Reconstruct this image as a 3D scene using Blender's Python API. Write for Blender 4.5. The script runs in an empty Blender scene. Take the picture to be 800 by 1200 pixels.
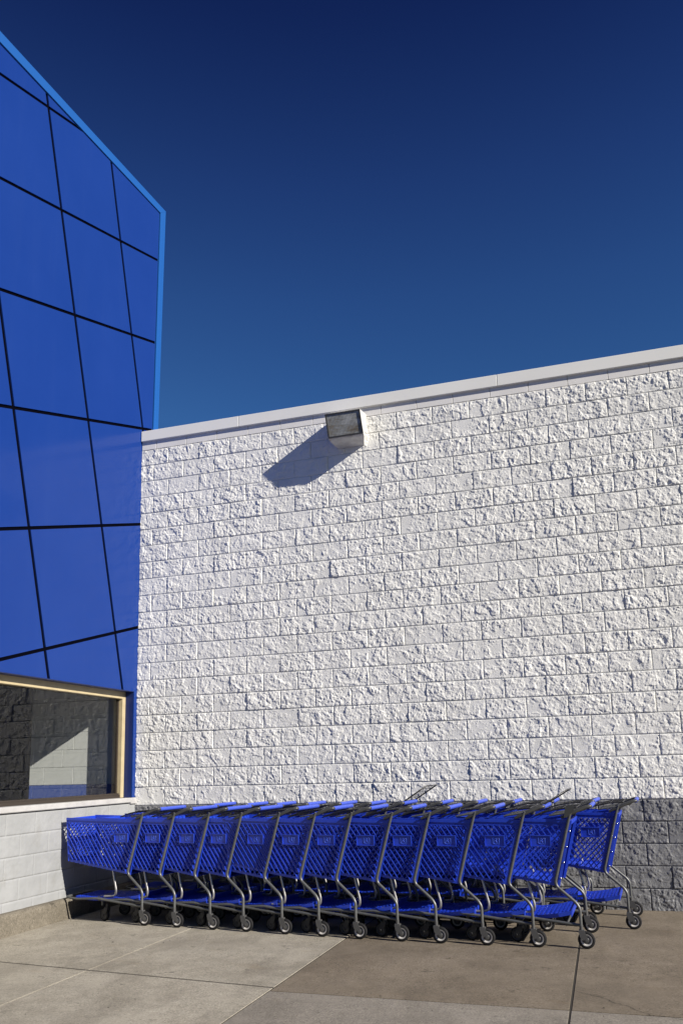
import bpy, math, random
import numpy as np
from mathutils import Vector, Matrix

# ------------------------------------------------------------------ camera
S = bpy.context.scene
COL = S.collection
cam_d = bpy.data.cameras.new("camera")
cam = bpy.data.objects.new("camera", cam_d)
COL.objects.link(cam)
cam.matrix_world = Matrix(((0.95383375, 0.07788418, 0.29006073, 4.76606559),
                           (0.29929311, -0.16611369, -0.93959027, -8.48822019),
                           (-0.02499616, 0.98302609, -0.18175505, 1.37231945),
                           (0, 0, 0, 1)))
cam_d.sensor_fit = 'VERTICAL'
cam_d.sensor_height = 36.0
cam_d.lens = 28.967
cam_d.shift_y = 0.101
cam_d.clip_start = 0.05
cam_d.clip_end = 3000
S.camera = cam

# ------------------------------------------------------------------ light
SUN_DIR = Vector((-0.88, 0.285, -0.49)).normalized()      # direction the light travels
world = bpy.data.worlds.new("World")
S.world = world
world.use_nodes = True
wn = world.node_tree
bg = wn.nodes['Background']
sky = wn.nodes.new('ShaderNodeTexSky')
sky.sky_type = 'NISHITA'
sky.sun_disc = False
sky.sun_elevation = math.asin(-SUN_DIR.z)
sky.sun_rotation = math.atan2(-SUN_DIR.x, -SUN_DIR.y)
sky.altitude = 0
sky.air_density = 1.0
sky.dust_density = 0.0
sky.ozone_density = 10.0
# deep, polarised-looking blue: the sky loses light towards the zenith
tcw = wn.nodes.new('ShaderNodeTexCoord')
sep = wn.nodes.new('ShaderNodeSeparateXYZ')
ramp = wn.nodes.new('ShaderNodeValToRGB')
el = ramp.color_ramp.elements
stops = [(.0, (.36, .39, .38)), (.30, (.50, .58, .62)), (.40, (.80, 1.04, 1.17)), (.52, (.66, .84, 1.08)), (.615, (.50, .60, .90)), (.73, (.26, .30, .58)), (1.0, (.16, .18, .45))]  # lowest stops, out of view, dimmed to cut fill in the shadows
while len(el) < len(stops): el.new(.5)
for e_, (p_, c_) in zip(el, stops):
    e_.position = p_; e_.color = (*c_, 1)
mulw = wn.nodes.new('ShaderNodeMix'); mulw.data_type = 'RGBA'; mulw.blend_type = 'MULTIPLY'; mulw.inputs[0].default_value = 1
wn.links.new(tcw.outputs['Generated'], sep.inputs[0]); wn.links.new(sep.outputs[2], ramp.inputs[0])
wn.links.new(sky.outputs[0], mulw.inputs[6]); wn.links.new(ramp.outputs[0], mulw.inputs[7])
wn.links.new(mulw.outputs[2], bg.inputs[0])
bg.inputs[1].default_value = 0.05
sun_d = bpy.data.lights.new("sun", 'SUN')
sun_d.energy = 4.8
sun_d.angle = math.radians(0.53)
sun_d.color = (1.0, 0.935, 0.84)
sun = bpy.data.objects.new("sun", sun_d)
sun.rotation_euler = SUN_DIR.to_track_quat('-Z', 'Y').to_euler()
sun.location = (12, -6, 9)
COL.objects.link(sun)
S.view_settings.view_transform = 'Standard'
S.view_settings.look = 'None'
S.view_settings.gamma = 1
S.view_settings.exposure = 0.6
S.view_settings.use_curve_mapping = False

rnd = random.Random(7)

# ------------------------------------------------------------------ materials
def mat(name, col, rough=0.6, metal=0.0, spec=0.5, coat=0.0, coat_rough=0.05):
    m = bpy.data.materials.new(name)
    m.use_nodes = True
    b = m.node_tree.nodes['Principled BSDF']
    b.inputs['Base Color'].default_value = (*col, 1)
    b.inputs['Roughness'].default_value = rough
    b.inputs['Metallic'].default_value = metal
    b.inputs['Specular IOR Level'].default_value = spec
    b.inputs['Coat Weight'].default_value = coat
    b.inputs['Coat Roughness'].default_value = coat_rough
    return m

def noise_mix(m, stops, scale=4.0, detail=6, rough=0.6, stretch=(1, 1, 1), bump=0.0, bump_scale=60, bump_dist=0.002, coords='Object'):
    """colour from noise through a ramp, plus fine bump"""
    nt = m.node_tree
    b = nt.nodes['Principled BSDF']
    tc = nt.nodes.new('ShaderNodeTexCoord')
    mp = nt.nodes.new('ShaderNodeMapping')
    mp.inputs['Scale'].default_value = stretch
    nt.links.new(tc.outputs[coords], mp.inputs[0])
    nz = nt.nodes.new('ShaderNodeTexNoise')
    nz.inputs['Scale'].default_value = scale
    nz.inputs['Detail'].default_value = detail
    nz.inputs['Roughness'].default_value = rough
    nt.links.new(mp.outputs[0], nz.inputs[0])
    rp = nt.nodes.new('ShaderNodeValToRGB')
    el = rp.color_ramp.elements
    while len(el) < len(stops):
        el.new(0.5)
    for e, (p, c) in zip(el, stops):
        e.position = p
        e.color = (*c, 1)
    nt.links.new(nz.outputs[0], rp.inputs[0])
    nt.links.new(rp.outputs[0], b.inputs['Base Color'])
    if bump > 0:
        n2 = nt.nodes.new('ShaderNodeTexNoise')
        n2.inputs['Scale'].default_value = bump_scale
        n2.inputs['Detail'].default_value = 5
        n2.inputs['Roughness'].default_value = 0.65
        nt.links.new(tc.outputs[coords], n2.inputs[0])
        bp = nt.nodes.new('ShaderNodeBump')
        bp.inputs['Strength'].default_value = bump
        bp.inputs['Distance'].default_value = bump_dist
        nt.links.new(n2.outputs[0], bp.inputs['Height'])
        nt.links.new(bp.outputs[0], b.inputs['Normal'])
    return m, rp

def layer(m, col, scale, lo, hi, stretch=(1, 1, 1), amount=1.0, detail=8):
    """mix another colour over the present one where a noise is high (stains)"""
    nt = m.node_tree
    b = nt.nodes['Principled BSDF']
    tc = nt.nodes.new('ShaderNodeTexCoord')
    mp = nt.nodes.new('ShaderNodeMapping')
    mp.inputs['Scale'].default_value = stretch
    nt.links.new(tc.outputs['Object'], mp.inputs[0])
    nz = nt.nodes.new('ShaderNodeTexNoise')
    nz.inputs['Scale'].default_value = scale
    nz.inputs['Detail'].default_value = detail
    nz.inputs['Roughness'].default_value = 0.65
    nt.links.new(mp.outputs[0], nz.inputs[0])
    mr = nt.nodes.new('ShaderNodeMapRange')
    mr.inputs[1].default_value = lo
    mr.inputs[2].default_value = hi
    mr.inputs[3].default_value = 0
    mr.inputs[4].default_value = amount
    nt.links.new(nz.outputs[0], mr.inputs[0])
    mx = nt.nodes.new('ShaderNodeMix')
    mx.data_type = 'RGBA'
    nt.links.new(mr.outputs[0], mx.inputs[0])
    src = b.inputs['Base Color'].links
    if src:
        nt.links.new(src[0].from_socket, mx.inputs[6])
    else:
        mx.inputs[6].default_value = b.inputs['Base Color'].default_value
    mx.inputs[7].default_value = (*col, 1)
    nt.links.new(mx.outputs[2], b.inputs['Base Color'])

M = {}
M['white_block'], _ = noise_mix(mat('white_block_paint', (.8, .8, .8), 0.75, spec=.3),
    [(.25, (.735, .730, .695)), (.5, (.815, .810, .775)), (.8, (.875, .870, .835))], scale=2.3, bump=.8, bump_scale=150, bump_dist=.0035)
layer(M['white_block'], (.60, .585, .55), 2.2, .54, .75, stretch=(2.5, 2.5, .22), amount=.15)
layer(M['white_block'], (.56, .545, .51), 1.1, .58, .80, stretch=(3, 3, .5), amount=.18)
M['grey_block'], _ = noise_mix(mat('grey_block_paint', (.3, .3, .3), 0.45, spec=.5),
    [(.25, (.15, .152, .158)), (.55, (.215, .217, .222)), (.8, (.27, .27, .275))], scale=5, bump=.8, bump_scale=150, bump_dist=.0035)
M['low_wall'], _ = noise_mix(mat('low_wall_paint', (.4, .4, .41), 0.7, spec=.3),
    [(.3, (.262, .270, .274)), (.55, (.296, .304, .309)), (.8, (.326, .335, .340))], scale=4, bump=.35, bump_scale=70, bump_dist=.003)
layer(M['low_wall'], (.20, .19, .165), 6, .56, .76, stretch=(1, 1, .5), amount=.45)
M['smooth_block'], _ = noise_mix(mat('smooth_block_paint', (.8, .8, .8), 0.7, spec=.3),
    [(.3, (.74, .725, .695)), (.7, (.83, .81, .78))], scale=3, bump=.2, bump_scale=120, bump_dist=.002)
M['coping'], _ = noise_mix(mat('coping_metal', (.8, .8, .8), 0.5, spec=.4),
    [(.3, (.80, .795, .755)), (.7, (.86, .855, .815))], scale=2, stretch=(.4, 1, 1))
M['coping_joint'] = mat('coping_seam', (.3, .3, .3), .6)
M['panel'], _ = noise_mix(mat('blue_panel_paint', (.008, .03, .2), 0.16, spec=.13),
    [(.3, (.0085, .034, .190)), (.7, (.0105, .038, .203))], scale=.8, detail=3)
layer(M['panel'], (.030, .065, .23), 2.2, .52, .80, stretch=(1, 2.2, .25), amount=.10)
_nt = M['panel'].node_tree
_tc = _nt.nodes.new('ShaderNodeTexCoord'); _nz = _nt.nodes.new('ShaderNodeTexNoise'); _bp = _nt.nodes.new('ShaderNodeBump')
_nz.inputs['Scale'].default_value = 1.6; _nz.inputs['Detail'].default_value = 2
_bp.inputs['Strength'].default_value = .25; _bp.inputs['Distance'].default_value = .03
_nt.links.new(_tc.outputs['Object'], _nz.inputs[0]); _nt.links.new(_nz.outputs[0], _bp.inputs['Height'])
_nt.links.new(_bp.outputs[0], _nt.nodes['Principled BSDF'].inputs['Normal'])
M['trim'] = mat('light_blue_trim', (.012, .088, .32), 0.4, spec=.4)
M['dark_gap'] = mat('black_joint', (.0015, .0015, .004), .9, spec=.02)
M['jamb'] = mat('blue_jamb', (.006, .02, .12), .4)
M['cream'], _ = noise_mix(mat('cream_frame', (.6, .5, .25), 0.4, spec=.4),
    [(.3, (.42, .345, .205)), (.7, (.50, .42, .26))], scale=8)
M['gasket'] = mat('dark_gasket', (.03, .022, .016), .6)
M['sill'], _ = noise_mix(mat('sill_stone', (.6, .6, .6), .7), [(.3, (.36, .355, .35)), (.7, (.45, .445, .44))], scale=9, bump=.3)
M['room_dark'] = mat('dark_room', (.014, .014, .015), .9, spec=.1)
M['room_white'] = mat('room_block_white', (.70, .71, .69), .7, spec=.2)
M['room_blue'] = mat('room_block_blue', (.08, .13, .42), .6, spec=.2)
M['mortar'] = mat('room_mortar', (.72, .72, .70), .8)
M['plastic'], _ = noise_mix(mat('blue_plastic', (.015, .04, .55), .34, spec=.55),
    [(.3, (.011, .042, .44)), (.7, (.020, .062, .56))], scale=7, detail=6)
layer(M['plastic'], (.05, .085, .50), 30, .60, .72, stretch=(1, 1, .3), amount=.55)
M['grip'] = mat('blue_grip', (.045, .085, .50), .42, spec=.5)
M['emblem'] = mat('emblem_raised', (.045, .105, .56), .4)
M['tube'], _ = noise_mix(mat('grey_tube_metal', (.3, .3, .3), .38, metal=.3, spec=.5),
    [(.3, (.085, .088, .088)), (.7, (.135, .14, .138))], scale=20, bump=.1, bump_scale=200, bump_dist=.001)
M['strut'] = mat('bright_tube_metal', (.42, .41, .40), .33, metal=.75)
M['lever'] = mat('grey_lever_plastic', (.05, .051, .05), .35)
M['wire'] = mat('dark_wire', (.035, .035, .037), .35, metal=.5)
M['fork'] = mat('fork_metal', (.10, .10, .10), .42, metal=.35)
M['tyre'] = mat('dark_tyre', (.012, .012, .013), .75, spec=.25)
M['wheel_hub'] = mat('wheel_hub_plastic', (.5, .48, .45), .45)
M['shaded_hub'] = mat('shaded_wheel_hub', (.05, .048, .045), .7)  # front wheels: under-cart shade put into a darker hub colour
M['shaded_fork'] = mat('shaded_fork_metal', (.035, .035, .036), .6)  # front forks: same metal darkened, shade under the carts in its colour
M['rust'] = mat('rust', (.35, .10, .03), .8)
M['screw'] = mat('screw_metal', (.8, .8, .8), .25, metal=1)
M['red'] = mat('red_plastic', (.45, .01, .012), .4)
M['paper'] = mat('white_paper', (.8, .8, .8), .5)
M['housing'], _ = noise_mix(mat('lamp_housing_paint', (.75, .75, .74), .5),
    [(.3, (.42, .41, .39)), (.6, (.60, .595, .58))], scale=9)
layer(M['housing'], (.30, .17, .08), 14, .60, .74, stretch=(1, 1, .35), amount=.6)
M['lens_frame'] = mat('lens_frame_metal', (.045, .045, .045), .5)
M['lens'], _ = noise_mix(mat('lamp_lens_glass', (.1, .1, .1), .18, spec=.6),
    [(.28, (.07, .062, .045)), (.42, (.19, .165, .12)), (.52, (.25, .255, .24)), (.75, (.46, .47, .46))], scale=7, detail=9, rough=.7, stretch=(.7, 1, 1.6))

def concrete(name, a, b, c, spot):
    m = mat(name, b, .88, spec=.25)
    noise_mix(m, [(.25, a), (.5, b), (.78, c)], scale=1.6, detail=10, rough=.68, bump=.8, bump_scale=150, bump_dist=.0025)
    layer(m, tuple(x * .45 for x in a), 5.5, .645, .69, amount=.65, detail=3)
    layer(m, tuple(x * .7 for x in a), 1.3, .50, .64, stretch=(1.6, .7, 1), amount=.5, detail=10)
    nt = m.node_tree; b_ = nt.nodes['Principled BSDF']
    for sc_, lo_, hi_ in ((80, .58, 1.45), (9, .86, 1.12), (28, .82, 1.18)):
        tc = nt.nodes.new('ShaderNodeTexCoord'); nz = nt.nodes.new('ShaderNodeTexNoise')
        nz.inputs['Scale'].default_value = sc_; nz.inputs['Detail'].default_value = 7; nz.inputs['Roughness'].default_value = .7
        nt.links.new(tc.outputs['Object'], nz.inputs[0])
        mr = nt.nodes.new('ShaderNodeMapRange')
        mr.inputs[1].default_value = .3; mr.inputs[2].default_value = .7; mr.inputs[3].default_value = lo_; mr.inputs[4].default_value = hi_
        nt.links.new(nz.outputs[0], mr.inputs[0])
        mx = nt.nodes.new('ShaderNodeMix'); mx.data_type = 'RGBA'; mx.blend_type = 'MULTIPLY'; mx.inputs[0].default_value = 1
        nt.links.new(b_.inputs['Base Color'].links[0].from_socket, mx.inputs[6]); nt.links.new(mr.outputs[0], mx.inputs[7])
        nt.links.new(mx.outputs[2], b_.inputs['Base Color'])
    layer(m, spot, 55, .57, .68, amount=.8, detail=3)
    layer(m, tuple(x * 1.5 for x in c), 70, .64, .72, amount=.6, detail=2)
    layer(m, tuple(x * .62 for x in a), .9, .54, .74, stretch=(1, 1, 1), amount=.5)
    layer(m, tuple(x * .74 for x in b), .8, .48, .70, stretch=(1, 1.5, 1), amount=.6)
    layer(m, tuple(x * 1.18 for x in b), 3.1, .52, .66, amount=.5)
    layer(m, (b[0] * .78, b[1] * .68, b[2] * .55), 1.9, .60, .74, stretch=(1, 2, 1), amount=.55)
    return m
M['slab_light'] = concrete('pale_concrete', (.245, .22, .175), (.325, .298, .243), (.39, .36, .30), (.12, .11, .085))
M['slab_brown'] = concrete('brown_concrete', (.135, .11, .08), (.185, .155, .117), (.235, .20, .155), (.05, .04, .03))
M['slab_grey'] = concrete('grey_concrete', (.18, .162, .135), (.232, .21, .178), (.28, .257, .222), (.09, .085, .07))
M['curb'] = concrete('curb_concrete', (.12, .105, .08), (.16, .142, .112), (.20, .178, .142), (.10, .085, .06))
M['asphalt'] = concrete('asphalt', (.035, .035, .035), (.05, .05, .05), (.065, .065, .062), (.02, .02, .02))
M['joint_dirt'] = mat('joint_dirt', (.035, .03, .022), .95)

# glass: thin pane, mirror + clear, the same for every ray
g = bpy.data.materials.new('window_glass')
g.use_nodes = True
nt = g.node_tree
for n in list(nt.nodes):
    nt.nodes.remove(n)
out = nt.nodes.new('ShaderNodeOutputMaterial')
tr = nt.nodes.new('ShaderNodeBsdfTransparent'); tr.inputs[0].default_value = (.975, .985, .98, 1)
gl = nt.nodes.new('ShaderNodeBsdfGlossy'); gl.inputs['Roughness'].default_value = .0
geo = nt.nodes.new('ShaderNodeNewGeometry')
dt = nt.nodes.new('ShaderNodeVectorMath'); dt.operation = 'DOT_PRODUCT'
ab = nt.nodes.new('ShaderNodeMath'); ab.operation = 'ABSOLUTE'
om = nt.nodes.new('ShaderNodeMath'); om.operation = 'SUBTRACT'; om.inputs[0].default_value = 1
pw = nt.nodes.new('ShaderNodeMath'); pw.operation = 'POWER'; pw.inputs[1].default_value = 5
fr = nt.nodes.new('ShaderNodeMath'); fr.operation = 'MULTIPLY_ADD'; fr.inputs[1].default_value = .97; fr.inputs[2].default_value = .034
nt.links.new(geo.outputs['Incoming'], dt.inputs[0]); nt.links.new(geo.outputs['Normal'], dt.inputs[1])
nt.links.new(dt.outputs['Value'], ab.inputs[0]); nt.links.new(ab.outputs[0], om.inputs[1])
nt.links.new(om.outputs[0], pw.inputs[0]); nt.links.new(pw.outputs[0], fr.inputs[0])
mu = nt.nodes.new('ShaderNodeMath'); mu.operation = 'MULTIPLY'; mu.inputs[1].default_value = 1.0
mx = nt.nodes.new('ShaderNodeMixShader')
nt.links.new(fr.outputs[0], mu.inputs[0]); nt.links.new(mu.outputs[0], mx.inputs[0])
nt.links.new(tr.outputs[0], mx.inputs[1]); nt.links.new(gl.outputs[0], mx.inputs[2])
nt.links.new(mx.outputs[0], out.inputs[0])
M['glass'] = g

# ------------------------------------------------------------------ helpers
def empty(name, loc=(0, 0, 0), rz=0.0):
    o = bpy.data.objects.new(name, None)
    COL.objects.link(o)
    o.location = loc
    o.rotation_euler = (0, 0, rz)
    o.empty_display_size = .2
    return o

def tag(o, label=None, cat=None, group=None, kind=None):
    if label: o['label'] = label
    if cat: o['category'] = cat
    if group: o['group'] = group
    if kind: o['kind'] = kind
    return o

class MB:
    def __init__(self):
        self.v, self.f, self.mi, self.sm = [], [], [], []
        self.cur = 0
        self.smooth = False
    def add(self, vs, fs, smooth=None):
        o = len(self.v)
        self.v += [tuple(p) for p in vs]
        for f in fs:
            self.f.append(tuple(i + o for i in f))
            self.mi.append(self.cur)
            self.sm.append(self.smooth if smooth is None else smooth)
        return self
    def box(self, a, b):
        x0, x1 = sorted((a[0], b[0])); y0, y1 = sorted((a[1], b[1])); z0, z1 = sorted((a[2], b[2]))
        vs = [(x0, y0, z0), (x1, y0, z0), (x1, y1, z0), (x0, y1, z0), (x0, y0, z1), (x1, y0, z1), (x1, y1, z1), (x0, y1, z1)]
        return self.hexa(vs)
    def hexa(self, vs):
        return self.add(vs, [(0, 3, 2, 1), (4, 5, 6, 7), (0, 1, 5, 4), (1, 2, 6, 5), (2, 3, 7, 6), (3, 0, 4, 7)])
    def bbox(self, a, b, e):
        """box with chamfered edges"""
        x0, x1 = sorted((a[0], b[0])); y0, y1 = sorted((a[1], b[1])); z0, z1 = sorted((a[2], b[2]))
        vs = []
        for z, zi in ((z0, 1), (z0 + e, 0), (z1 - e, 0), (z1, 1)):
            q = e if zi else 0
            X0, X1, Y0, Y1 = x0 + q, x1 - q, y0 + q, y1 - q
            c = e
            vs += [(X0 + c, Y0, z), (X1 - c, Y0, z), (X1, Y0 + c, z), (X1, Y1 - c, z), (X1 - c, Y1, z), (X0 + c, Y1, z), (X0, Y1 - c, z), (X0, Y0 + c, z)]
        fs = [tuple(range(7, -1, -1)), tuple(range(24, 32))]
        for k in range(3):
            for i in range(8):
                j = (i + 1) % 8
                fs.append((k * 8 + i, k * 8 + j, k * 8 + 8 + j, k * 8 + 8 + i))
        return self.add(vs, fs)
    def prism(self, poly, p0, p1, axis):
        """poly: 2D points, extruded along axis between p0 and p1"""
        def P(u, v, w):
            return {0: (w, u, v), 1: (u, w, v), 2: (u, v, w)}[axis]
        n = len(poly)
        vs = [P(u, v, p0) for u, v in poly] + [P(u, v, p1) for u, v in poly]
        fs = [tuple(range(n)), tuple(range(2 * n - 1, n - 1, -1))]
        fs += [(i, i + n, (i + 1) % n + n, (i + 1) % n) for i in range(n)]
        return self.add(vs, fs)
    def bar(self, p, q, w, d, up):
        """flat bar from p to q, width w across, depth d along `up`"""
        p, q, up = Vector(p), Vector(q), Vector(up).normalized()
        t = (q - p).normalized()
        s = t.cross(up).normalized() * (w / 2)
        u = up * (d / 2)
        return self.hexa([p - s - u, p + s - u, q + s - u, q - s - u, p - s + u, p + s + u, q + s + u, q - s + u])
    def tube(self, pts, r, seg=8, bend=0.0, cap=True, closed=False):
        P = [Vector(p) for p in pts]
        R = list(r) if isinstance(r, (list, tuple)) else [r] * len(P)
        if bend > 0:
            N, NR = [P[0]], [R[0]]
            for i in range(1, len(P) - 1):
                a, b_, c = P[i - 1], P[i], P[i + 1]
                l = min(bend, (a - b_).length * .45, (c - b_).length * .45)
                s = b_ + (a - b_).normalized() * l
                e = b_ + (c - b_).normalized() * l
                for k in range(5):
                    t = k / 4
                    N.append(s * (1 - t) ** 2 + b_ * 2 * t * (1 - t) + e * t * t)
                    NR.append(R[i])
            N.append(P[-1]); NR.append(R[-1])
            P, R = N, NR
        n = len(P)
        vs, fs = [], []
        ref = Vector((0, 1, 0))
        t0 = (P[1] - P[0]).normalized()
        if abs(t0.dot(ref)) > .9: ref = Vector((0, 0, 1))
        u = (ref - t0 * ref.dot(t0)).normalized()
        for i in range(n):
            if closed:
                t = (P[(i + 1) % n] - P[i - 1]).normalized()
            else:
                t = (P[min(i + 1, n - 1)] - P[max(i - 1, 0)]).normalized()
            u = (u - t * u.dot(t)).normalized()
            w = t.cross(u)
            for k in range(seg):
                a = 2 * math.pi * k / seg
                vs.append(P[i] + (u * math.cos(a) + w * math.sin(a)) * R[i])
        for i in range(n if closed else n - 1):
            for k in range(seg):
                k2 = (k + 1) % seg
                i2 = (i + 1) % n
                fs.append((i * seg + k, i * seg + k2, i2 * seg + k2, i2 * seg + k))
        self.add(vs, fs, True)
        if cap and not closed:
            self.add(vs[:seg], [tuple(range(seg - 1, -1, -1))], False)
            self.add(vs[-seg:], [tuple(range(seg))], False)
        return self
    def lathe(self, prof, c, axis, seg=24, smooth=True):
        """prof: (radius, along) closed profile, about axis 'y' or 'z' through c"""
        vs, fs = [], []
        n = len(prof)
        for k in range(seg):
            a = 2 * math.pi * k / seg
            for r, h in prof:
                if axis == 'y':
                    vs.append((c[0] + r * math.cos(a), c[1] + h, c[2] + r * math.sin(a)))
                else:
                    vs.append((c[0] + r * math.cos(a), c[1] + r * math.sin(a), c[2] + h))
        for k in range(seg):
            k2 = (k + 1) % seg
            for i in range(n - 1):
                fs.append((k * n + i, k2 * n + i, k2 * n + i + 1, k * n + i + 1))
        return self.add(vs, fs, smooth)
    def build(self, name, mats, parent=None, fix=True):
        me = bpy.data.meshes.new(name)
        me.from_pydata(self.v, [], self.f)
        if not isinstance(mats, (list, tuple)): mats = [mats]
        for m in mats: me.materials.append(m)
        me.polygons.foreach_set('material_index', self.mi)
        me.polygons.foreach_set('use_smooth', self.sm)
        if fix:
            import bmesh
            bm = bmesh.new(); bm.from_mesh(me)
            bmesh.ops.recalc_face_normals(bm, faces=bm.faces)
            bm.to_mesh(me); bm.free()
        me.update()
        o = bpy.data.objects.new(name, me)
        COL.objects.link(o)
        if parent: o.parent = parent
        return o

# ---- numpy noise
def _hash(ix, iy, seed):
    n = (ix.astype(np.int64) * 374761393 + iy.astype(np.int64) * 668265263 + seed * 974634777) & 0xffffffff
    n = ((n ^ (n >> 13)) * 1274126177) & 0xffffffff
    n = (n ^ (n >> 16)) & 0xffffffff
    return n / 4294967295.0
def vnoise(x, y, seed):
    ix, iy = np.floor(x), np.floor(y)
    fx, fy = x - ix, y - iy
    fx = fx * fx * (3 - 2 * fx); fy = fy * fy * (3 - 2 * fy)
    a, b = _hash(ix, iy, seed), _hash(ix + 1, iy, seed)
    c, d = _hash(ix, iy + 1, seed), _hash(ix + 1, iy + 1, seed)
    return (a * (1 - fx) + b * fx) * (1 - fy) + (c * (1 - fx) + d * fx) * fy
def sstep(x, a, b):
    t = np.clip((x - a) / (b - a), 0, 1)
    return t * t * (3 - 2 * t)
def facets(x, y, cell, seed, tilt):
    """faceted height: every voronoi cell is its own tilted plane"""
    gx, gy = x / cell, y / cell
    ix, iy = np.floor(gx), np.floor(gy)
    best = np.full(x.shape, 1e9); h = np.zeros_like(x)
    for dx in (-1, 0, 1):
        for dy in (-1, 0, 1):
            cx, cy = ix + dx, iy + dy
            px = cx + _hash(cx, cy, seed); py = cy + _hash(cx, cy, seed + 1)
            d = (px - gx) ** 2 + (py - gy) ** 2
            hh = (_hash(cx, cy, seed + 2) - .5) + tilt * ((_hash(cx, cy, seed + 3) - .5) * (gx - px) + (_hash(cx, cy, seed + 4) - .5) * (gy - py))
            m = d < best
            best = np.where(m, d, best); h = np.where(m, hh, h)
    return h

def block_sheet(name, mats, parent, plane, u0, u1, v_top, rows, step, amp, joint, offset, row_mat=None, sign=1, BW=.4064, BH=.2032, seed=11, recess=.008):
    """painted concrete block wall as a real relief: u across, v up.
       plane(u, v, h) -> x, y, z with h the height of the relief"""
    def lines(lo, hi, pitch, origin):
        k0 = math.floor((lo - origin) / pitch); k1 = math.ceil((hi - origin) / pitch)
        L = []
        n = max(4, int(round((pitch - 4 * joint) / step)))
        for k in range(k0, k1):
            b = origin + k * pitch
            L += [b, b + joint, b + 2 * joint]
            L += [b + 2 * joint + (pitch - 4 * joint) * i / n for i in range(1, n)]
            L += [b + pitch - 2 * joint, b + pitch - joint]
        L.append(origin + k1 * pitch)
        L = np.array(L)
        L = L[(L > lo + 1e-4) & (L < hi - 1e-4)]
        return np.concatenate(([lo], L, [hi]))
    U = lines(u0, u1, BW / 2, offset)
    v_bot = v_top - rows * BH
    V = lines(v_bot, v_top, BH, v_top)
    uu, vv = np.meshgrid(U, V)
    row = np.clip(np.floor((v_top - vv) / BH + 1e-6), 0, rows - 1)
    # wobble of the laying
    uo = uu - offset - (row % 2) * BW / 2
    col = np.floor(uo / BW + 1e-6)
    fu = uo - col * BW
    fv = (v_top - vv) - row * BH
    eu = np.minimum(fu, BW - fu); ev = np.minimum(fv, BH - fv)
    e = np.minimum(eu, ev)
    r1 = _hash(col, row, seed); r2 = _hash(col, row, seed + 5); r3 = _hash(col, row, seed + 9); r4 = _hash(col, row, seed + 13)
    su = uu + r1 * 37; sv = vv + r2 * 53           # each block its own stone
    w1 = (vnoise(su * 9, sv * 9, seed) - .5) * .06
    w2 = (vnoise(su * 9 + 7, sv * 9 + 3, seed + 1) - .5) * .06
    k = amp
    h = .0050 + .0055 * facets(su + w1, sv + w2, .075, seed + 20, 1.2)
    h += .0042 * facets(su + w2 * .7, sv + w1 * .7, .036, seed + 30, 1.1)
    h += .0024 * facets(su + w1 * .3, sv + w2 * .3, .0165, seed + 40, 1.0)
    h += .0050 * (vnoise(su * 11, sv * 11, seed + 2) - .5)
    h += .0026 * (vnoise(su * 27, sv * 27, seed + 3) - .5)
    h += .0028 * (vnoise(su * 57, sv * 57, seed + 4) - .5)
    h += .0030 * (vnoise(su * 105, sv * 105, seed + 6) - .5)
    h += .0022 * (vnoise(su * 170, sv * 170, seed + 7) - .5)
    h += (r3 - .5) * .006 * (fu / BW - .5) * 2 + (r4 - .5) * .004 * (fv / BH - .5) * 2 + (r1 - .5) * .005
    edge = sstep(e, joint * .9, joint * 1.9) * (.80 + .20 * sstep(e, joint * 2, .018))
    h = np.maximum(h, .0008) * amp * (.80 + .42 * r2) * edge + recess * sstep(e, joint * .6, joint * 1.6)
    h = h + (1 - sstep(e, joint * .6, joint * 1.6)) * (vnoise(uu * 60, vv * 60, seed + 8) - .5) * .001
    co = np.empty((uu.size, 3))
    x, y, z = plane(uu.ravel(), vv.ravel(), h.ravel())
    co[:, 0], co[:, 1], co[:, 2] = x, y, z
    ny, nx = uu.shape
    idx = np.arange(ny * nx).reshape(ny, nx)
    q = np.stack([idx[:-1, :-1], idx[:-1, 1:], idx[1:, 1:], idx[1:, :-1]], -1).reshape(-1, 4)
    if sign < 0: q = q[:, ::-1]
    me = bpy.data.meshes.new(name)
    me.vertices.add(len(co)); me.vertices.foreach_set('co', co.ravel())
    nf = len(q)
    me.loops.add(nf * 4); me.loops.foreach_set('vertex_index', q.ravel().astype(np.int32))
    me.polygons.add(nf); me.polygons.foreach_set('loop_start', np.arange(0, nf * 4, 4, dtype=np.int32))
    me.polygons.foreach_set('use_smooth', np.ones(nf, bool))
    for m in mats: me.materials.append(m)
    if row_mat:
        rr = row[:-1, :-1]
        vm = (vv[:-1, :-1] + vv[1:, 1:]) / 2
        rr = np.floor((v_top - vm) / BH)
        me.polygons.foreach_set('material_index', np.where(rr >= row_mat, 1, 0).astype(np.int32).ravel())
    me.update(calc_edges=True)
    me.validate()
    o = bpy.data.objects.new(name, me)
    COL.objects.link(o)
    o.parent = parent
    return o

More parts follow.
